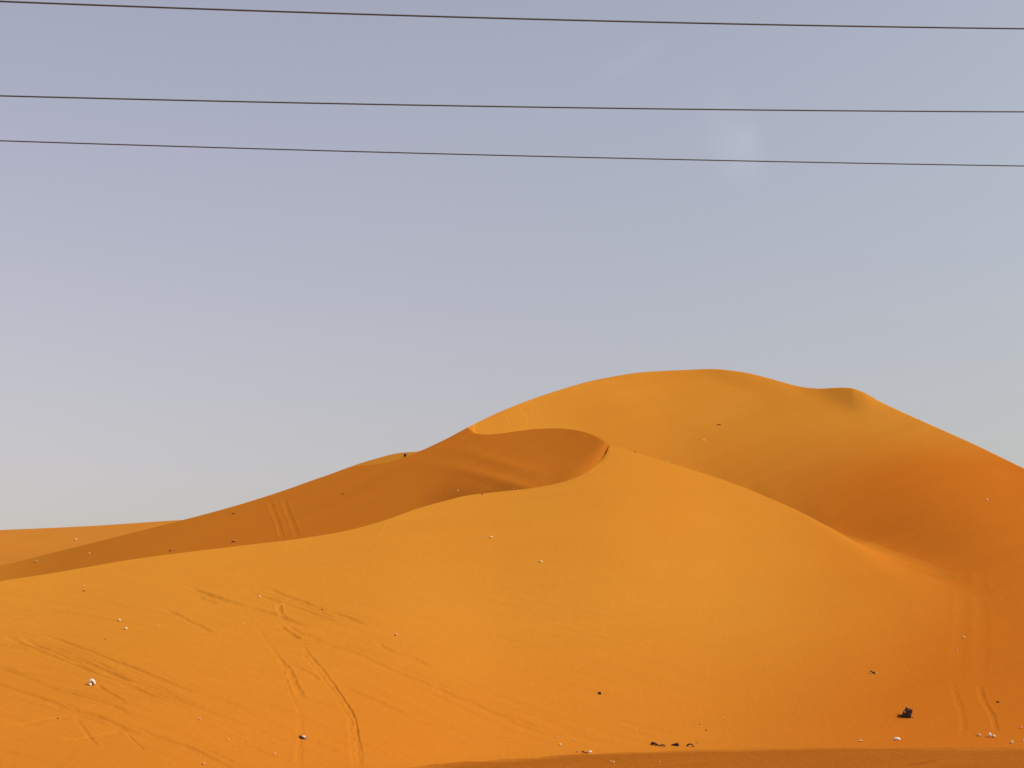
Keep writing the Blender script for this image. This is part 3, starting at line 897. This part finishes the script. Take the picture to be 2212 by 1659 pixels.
STONES = 'pale stones scattered on the sand'
DARKS = 'dark stones scattered on the sand'
SCRAPS = 'pale scraps of litter on the sand'
ITEMS = [
    # far dune and the shaded band
    ('pale_stone', 164, 1165, 5, 4.5, 'pale', 'pale stone alone on the low far dune at left', 'stone', STONES),
    ('pale_stone', 193, 1195.5, 4.5, 4, 'pale', 'pale stone on the shaded band just below the far dune', 'stone', STONES),
    ('sand_lump', 78, 1213, 8, 3.5, 'tan', 'brownish lump on the shaded ridge line at far left', 'lump', None),
    ('dark_stone', 369, 1189, 6.5, 4, 'brown', 'dark stone low on the shaded band, left of the pair of light tracks', 'stone', DARKS),
    ('dark_stone', 505, 1109, 5.5, 4, 'brown', 'dark stone high on the shaded band near the left skyline', 'stone', DARKS),
    ('tan_scrap', 506, 1169, 11, 3, 'tan', 'flat tan scrap at the lower edge of the shaded band', 'scrap', None),
    ('dark_stone', 741, 1066, 6, 3, 'brown', 'dark stone on the shaded band right of the pair of light tracks', 'stone', DARKS),
    ('dark_stone', 875, 984, 6.5, 6, 'black', 'black stone close under the skyline notch left of the hollow', 'stone', DARKS),
    ('pale_stone', 988, 1060, 4, 4, 'pale', 'pale stone on the shade at the lower left rim of the hollow', 'stone', STONES),
    ('dark_stone', 1041, 1067.5, 4.5, 3, 'brown', 'dark stone on the lower rim of the dark hollow', 'stone', DARKS),
    ('pale_stone', 1109, 1055, 3.5, 3, 'pale', 'tiny pale stone inside the dark hollow near its lower rim', 'stone', STONES),
    # upper dune
    ('pale_stone', 1520, 950.5, 5, 5, 'cream', 'bright pale stone below the summit on the main dune face', 'stone', STONES),
    ('dry_stick', 1554, 917, 10, 2.4, 'tan', 'short brown stick lying high on the main dune face', 'stick', None),
    ('dark_stone', 1371.5, 976, 5, 4, 'brown', 'dark stone on the spur crest right of the hollow', 'stone', DARKS),
    ('pale_stone', 1443, 998, 5, 3, 'pale', 'faint pale stone on the spur crest, downhill of the dark one', 'stone', STONES),
    ('pale_stone', 2132.5, 1080, 4.5, 4.5, 'cream', 'pale stone alone on the far right dune flank, uppermost there', 'stone', STONES),
    # middle of the sunlit slope
    ('pale_scrap', 1043, 1161, 4, 2.6, 'pale', 'leftmost of three pale scraps in a row below the hollow', 'scrap', SCRAPS),
    ('pale_scrap', 1052, 1162, 3, 2.4, 'pale', 'middle and smallest of three pale scraps in a row below the hollow', 'scrap', SCRAPS),
    ('pale_scrap', 1061, 1161, 7, 4.2, 'cream', 'rightmost and largest of three pale scraps in a row below the hollow', 'scrap', SCRAPS),
    ('pale_scrap', 1168, 1213, 10, 3, 'cream', 'flat cream scrap on the middle of the sunlit slope', 'scrap', SCRAPS),
    ('pale_stone', 766, 1302, 3.6, 3.6, 'pale', 'tiny pale stone right of the topmost long tyre streak', 'stone', STONES),
    ('pale_stone', 856, 1371, 7, 6, 'pink', 'pale stone with a dark underside, alone right of the tyre streaks', 'stone', STONES),
    ('pale_stone', 560, 1289, 6, 3, 'pale', 'pale stone between the two topmost tyre streaks', 'stone', STONES),
    ('pale_stone', 611, 1307, 4, 3.2, 'pale', 'small pale stone on the lower of the two topmost tyre streaks', 'stone', STONES),
    ('dark_stone', 696, 1317, 5, 3, 'brown', 'dark stone lying in the topmost long tyre streak', 'stone', DARKS),
    ('pale_stone', 526, 1347, 4, 3.4, 'pale', 'small pale stone just left of the top of the left wheel track', 'stone', STONES),
    ('pale_stone', 181, 1265, 4.5, 3, 'pale', 'upper pale stone of a close pair under the shaded band at left', 'stone', STONES),
    ('tan_scrap', 182.5, 1275.5, 9, 3, 'tan', 'tan and brown scrap just beneath a pale stone at left', 'scrap', None),
    ('pale_stone', 257, 1340, 7.5, 4.5, 'pale', 'tan pale stone, upper left of a pair on the left slope', 'stone', STONES),
    ('pale_stone', 270.5, 1358, 7.5, 5.5, 'cream', 'cream stone, lower right and brighter of a pair on the left slope', 'stone', STONES),
    ('pale_stone', 343, 1350, 3, 3, 'pale', 'tiny pale stone right of the cream pair on the left slope', 'stone', STONES),
    ('pale_stone', 379, 1293.5, 3.5, 3, 'pale', 'tiny pale stone left of the thick short streak on the left slope', 'stone', STONES),
    ('dark_stone', 227, 1380.5, 3.2, 2.6, 'rust', 'tiny brown stone above the uppermost streak on the left slope', 'stone', DARKS),
    # lower left
    ('pale_stone', 431.5, 1553.5, 4.5, 5, 'pink', 'pinkish stone among the streaks at lower left', 'stone', STONES),
    ('pale_stone', 493, 1597, 3.4, 3.4, 'cream', 'small pale stone left of the black and white scrap', 'stone', STONES),
    ('pale_stone', 534, 1599, 5, 3, 'pink', 'faint pinkish stone midway to the black and white scrap', 'stone', STONES),
    ('pale_stone', 440, 1650, 6, 4, 'pink', 'pinkish stone at the bottom edge on the left', 'stone', STONES),
    ('pale_stone', 594, 1628, 5, 3.6, 'cream', 'pale stone below the black and white scrap', 'stone', STONES),
    ('dark_stone', 125, 1552, 3.4, 2.8, 'rust', 'tiny brown stone on a faint cross track at far lower left', 'stone', DARKS),
    # foot of the dune, middle
    ('dark_stone', 1295, 1497.5, 7, 6, 'black', 'black stone alone low on the middle of the sunlit slope', 'stone', DARKS),
    ('pale_stone', 1373.5, 1578, 3.5, 3, 'cream', 'tiny pale stone above the long black strip', 'stone', STONES),
    ('pale_stone', 1514, 1563.5, 4.5, 3, 'pale', 'pale stone low on the slope above the half loop of black rubber', 'stone', STONES),
    ('pale_stone', 1564, 1550, 3.5, 3.5, 'cream', 'tiny bright stone, highest of a few low on the slope right of centre', 'stone', STONES),
    ('dark_stone', 1525.5, 1577, 4, 3.4, 'brown', 'small dark stone on the slope above right of the half loop of rubber', 'stone', DARKS),
    ('pale_scrap', 1210.5, 1608.5, 6.5, 4, 'cream', 'cream scrap on the flat sand where the last streak ends', 'scrap', SCRAPS),
    ('pale_stone', 1203, 1593, 4, 3, 'pink', 'pinkish stone beside the last streak above the cream scrap', 'stone', STONES),
    ('pale_stone', 1241, 1598.5, 4.5, 3, 'pink', 'pinkish stone on the streak to the right of the cream scrap', 'stone', STONES),
    ('pale_stone', 1047, 1581, 4, 3.4, 'pale', 'pale stone low on the slope left of the cream scrap', 'stone', STONES),
    ('pale_scrap', 1319, 1644.5, 5.5, 2.6, 'pink', 'left and duller one of a close pale pair on the flat sand', 'scrap', SCRAPS),
    ('pale_scrap', 1325.5, 1645.5, 4.5, 3.2, 'cream', 'right and brighter one of a close pale pair on the flat sand', 'scrap', SCRAPS),
    ('pale_stone', 1425, 1645.5, 3.5, 3, 'pink', 'faint pinkish stone on the flat sand under the long black strip', 'stone', STONES),
    ('dark_stone', 1312, 1622, 3, 2.6, 'brown', 'tiny dark stone right of the dark and white tangle on the flat sand', 'stone', DARKS),
    ('dark_stone', 1503.5, 1631.5, 5.5, 3.6, 'rust', 'dark stone on the flat sand below the half loop of rubber', 'stone', DARKS),
    ('dark_stone', 1507, 1604, 3.2, 2.6, 'brown', 'tiny dark stone at the dune foot just right of the half loop', 'stone', DARKS),
    ('pale_stone', 1637, 1613, 4, 3, 'pink', 'faint pinkish stone at the dune foot midway to the white scrap', 'stone', STONES),
    # lower right
    ('pale_scrap', 1859, 1600, 10, 2.4, 'pink', 'thin pinkish scrap at the dune foot left of the big white scrap', 'scrap', SCRAPS),
    ('pale_stone', 1971, 1301, 4.5, 3, 'pale', 'faint pale stone on the middle of the right flank', 'stone', STONES),
    ('pale_stone', 2082, 1377, 5.5, 3, 'pale', 'pale stone on the reddish right flank, upper of two', 'stone', STONES),
    ('pale_stone', 2067, 1405, 3.6, 4, 'pale', 'pale stone on the reddish right flank, lower of two', 'stone', STONES),
    ('pink_stone', 2115, 1588, 8, 5.5, 'pink', 'round pinkish stone between the two right hand wheel tracks at the dune foot', 'stone', STONES),
    ('pale_scrap', 2185.5, 1603.5, 6, 6.5, 'cream', 'tilted cream scrap on the flat sand at lower right', 'scrap', SCRAPS),
    ('pale_stone', 2209, 1600, 5, 4, 'pink', 'pinkish stone at the right edge of the flat sand', 'stone', STONES),
    ('pale_stone', 2206, 1572, 6, 2.6, 'pink', 'flat pinkish stone at the right edge above the dune foot', 'stone', STONES),
    ('dark_stone', 2156, 1516, 6, 3.4, 'brown', 'brown stone right of the wheel tracks on the right flank', 'stone', DARKS),
    ('dark_stone', 2201, 1624, 3, 2.4, 'brown', 'tiny brown stone on the flat sand at the right edge', 'stone', DARKS),
]
for i, it in enumerate(ITEMS):
    small(*it, seed=100 + i)


def thing(name, px, py, label, cat, group=None):
    o = bpy.data.objects.new(name, None)
    C.objects.link(o)
    m_ = place(o, px, py)
    tag(o, label, cat, group)
    return o, m_


def scaled(pts, m_):
    return [tuple(c * m_ for c in p) for p in pts]


# white bundle on the left slope: an arched piece over a smaller lobe, dark gap between
o, m_ = thing('plastic_bag', 198, 1480, 'white crumpled bundle with a dark gap on the left slope', 'bag', None)
m_ *= 0.70
link('upper_fold', rope(scaled([(-8, 1.5, 8.0), (-4, 0, 13), (0.5, -0.5, 14.2), (5, -0.5, 10), (9, 0, 3.5)], m_), [3.2 * m_, 4.2 * m_, 4.6 * m_, 4.4 * m_, 3.0 * m_], 5), M['white'], o)
lb = blob(6, 9.5 * m_, 7 * m_, 6.5 * m_, 0.2)
bmesh.ops.translate(lb, verts=lb.verts, vec=(-3.4 * m_, -2.4 * m_, 0.2 * m_))
link('lower_lobe', lb, M['white'], o)
dg = blob(7, 14 * m_, 8 * m_, 9 * m_, 0.2)  # black lump set in as the shadow of the gap
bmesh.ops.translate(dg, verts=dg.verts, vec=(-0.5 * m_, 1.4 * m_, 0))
link('gap_shadow', dg, M['black'], o)

# big black lump at lower right
o, m_ = thing('black_debris', 1958, 1548.5, 'large black jagged lump of debris at lower right, the biggest dark thing on the sand', 'debris')
link('body', slab([(x * m_, z * m_) for x, z in [(-9.5, -1), (-7.5, 4.5), (-5.8, 10.5), (-2.6, 14.0), (0.0, 18.8), (2.4, 18.6), (6.5, 16.2), (9.6, 15.6), (12.2, 14.0), (11.6, 9.6), (9.6, 5.0), (8.8, -1.5)]], 15 * m_, 3, 0.6 * m_), M['black'], o)
link('tail', rope(scaled([(-17.5, -1, 4.6), (-14, -1, 3.0), (-9, -0.5, 2.2), (-5, 0, 2.6)], m_), [1.3 * m_, 1.7 * m_, 2.4 * m_, 3.0 * m_], 8), M['rust'], o)  # dark strip modelled where the lump's shadow trails left
fl = slab([(x * m_, z * m_) for x, z in [(-1.5, 12.5), (0.6, 16.8), (5.0, 15.6), (8.2, 13.2), (6.0, 11.4), (2.0, 11.0)]], 4 * m_, 4, 0.3 * m_)
bmesh.ops.translate(fl, verts=fl.verts, vec=(0, -6.5 * m_, 0))
f_ = link('brown_flap', fl, M['rust'], o)
pt = blob(9, 4.2 * m_, 2.4 * m_, 3.4 * m_, 0.2)
bmesh.ops.translate(pt, verts=pt.verts, vec=(-2.6 * m_, -9.0 * m_, 8.2 * m_))
link('grey_patch', pt, M['grey'], o)
tb = blob(10, 8 * m_, 5 * m_, 3 * m_, 0.2)
bmesh.ops.translate(tb, verts=tb.verts, vec=(14.0 * m_, -0.5 * m_, -2.0 * m_))
link('tan_tab', tb, M['tan'], o)

# dark strip with a pale end, uphill of the lump
o, m_ = thing('dark_strip', 1888, 1455, 'short broken dark strip with a pale right end, uphill of the big black lump', 'strip')
link('strip', rope(scaled([(-7.5, 0, 5.6), (-5.5, 0, 4.4), (-2, 0, 2.6), (2.5, 0, 1.2)], m_), [1.5 * m_, 1.1 * m_, 1.6 * m_, 1.4 * m_], 11), M['black'], o)
pe = blob(12, 4.5 * m_, 3.5 * m_, 4.0 * m_, 0.2)
bmesh.ops.translate(pe, verts=pe.verts, vec=(5.2 * m_, -0.3 * m_, -1.2 * m_))
link('pale_end', pe, M['pale'], o)

# big white scrap at the foot
o, m_ = thing('white_scrap', 1937, 1599, 'big bright white scrap at the dune foot below the black lump', 'scrap', None)
m_ *= 0.84
wb = blob(13, 14 * m_, 8 * m_, 7.5 * m_, 0.12)
link('left_lobe', wb, M['white'], o)
wc = blob(14, 8.5 * m_, 7 * m_, 6.5 * m_, 0.12)
bmesh.ops.translate(wc, verts=wc.verts, vec=(4.6 * m_, -0.6 * m_, 0))
link('right_lobe', wc, M['white'], o)

# white cluster between the tracks
o, m_ = thing('scrap_cluster', 2142, 1592.5, 'cluster of white scraps stuck together at the end of a right hand track', 'scrap', None)
for (dx, dz, w_, h_, mt, nm) in ((-3.6, 2.6, 7.5, 6.0, 'white', 'large_piece'), (4.2, 0.6, 7.5, 4.6, 'cream', 'side_piece'), (-0.5, -2.2, 6, 3.4, 'tan', 'tan_piece')):
    q_ = blob(int(20 + dx), w_ * m_, 5 * m_, h_ * m_, 0.2)
    bmesh.ops.translate(q_, verts=q_.verts, vec=(dx * m_, -0.3 * m_ * (dz < 0), dz * m_))
    link(nm, q_, M[mt], o)

# black block with a white top and a grey tail, lower left
o, m_ = thing('black_scrap', 656, 1596.5, 'black and white scrap with a thin grey tail on the lower left slope', 'scrap', None)
link('black_end', rope(scaled([(-9.5, 0, 5.8), (-6, 0, 4.6), (-2, 0, 2.0), (1, 0, 0.8)], m_), [2.4 * m_, 2.6 * m_, 2.3 * m_, 1.6 * m_], 15), M['black'], o)
wt = blob(16, 8.5 * m_, 4.5 * m_, 3.6 * m_, 0.15)
bmesh.ops.translate(wt, verts=wt.verts, vec=(-0.6 * m_, 1.8 * m_, 3.4 * m_))
link('white_top', wt, M['white'], o)
link('grey_tail', rope(scaled([(1.5, 0, 1.6), (5, 0, 2.4), (9.5, 0, 2.2)], m_), [1.0 * m_, 1.1 * m_, 1.0 * m_], 17), M['grey'], o)

# three pieces of torn black rubber along the foot
RUB = 'torn black rubber strips along the dune foot'
o, m_ = thing('rubber_strip', 1420, 1611, 'longest torn black rubber strip at the dune foot, thick at its left end', 'rubber strip', RUB)
link('thick_end', rope(scaled([(-13.5, 0, 3.4), (-9.5, 0, 5.6), (-4, 0, 4.2), (1.5, 0, 1.8)], m_), [1.7 * m_, 3.0 * m_, 2.4 * m_, 1.3 * m_], 18), M['black'], o)
link('thin_end', rope(scaled([(2, 0, 1.4), (6, 0, 0.9), (9.5, 0, 2.0), (13, 0, 1.6), (17, 0, -0.6)], m_), [1.2 * m_, 1.0 * m_, 1.5 * m_, 1.5 * m_, 0.9 * m_], 19), M['black'], o)
o, m_ = thing('rubber_strip', 1458, 1611, 'short stubby black rubber piece at the dune foot, middle of the three', 'rubber strip', RUB)
link('stub', rope(scaled([(-8.5, 0, 0.8), (-3, 0, 2.2), (2, 0, 3.0), (6.5, 0, 3.4)], m_), [1.0 * m_, 2.0 * m_, 2.6 * m_, 3.3 * m_], 20), M['black'], o)
bmk = rope(scaled([(6.0, 0, 3.0), (8.8, 0, 1.0)], m_), [2.6 * m_, 1.4 * m_], 21)
link('torn_corner', bmk, M['black'], o)
o, m_ = thing('rubber_strip', 1491, 1612.5, 'small half loop of black rubber sticking out of the sand, right of the strips', 'rubber strip', RUB)
link('loop', rope(scaled([(-7, 0, -1), (-5.5, 0, 3.0), (-1.5, 0, 5.0), (3, 0, 4.4), (6, 0, 2.2), (6.8, 0, -1)], m_), [1.6 * m_, 1.8 * m_, 1.4 * m_, 1.2 * m_, 1.2 * m_, 1.2 * m_], 22), M['black'], o)

# dark and white tangle on the flat sand
o, m_ = thing('litter_tangle', 1266, 1627, 'small tangle of dark litter with a bright white right end on the flat sand', 'litter')
link('dark_piece', rope(scaled([(-9, 0, 3.2), (-6, 0, 3.0), (-2, 0, 1.2), (4, 0, 0.4)], m_), [1.4 * m_, 2.0 * m_, 1.4 * m_, 1.3 * m_], 23), M['rust'], o)
we = blob(24, 9 * m_, 4 * m_, 4 * m_, 0.15)
bmesh.ops.translate(we, verts=we.verts, vec=(8.0 * m_, -0.3 * m_, 1.4 * m_))
link('white_end', we, M['white'], o)
te = blob(25, 8 * m_, 4 * m_, 2.6 * m_, 0.2)
bmesh.ops.translate(te, verts=te.verts, vec=(-17 * m_, 0, 2.6 * m_))
link('tan_scrap_end', te, M['tan'], o)
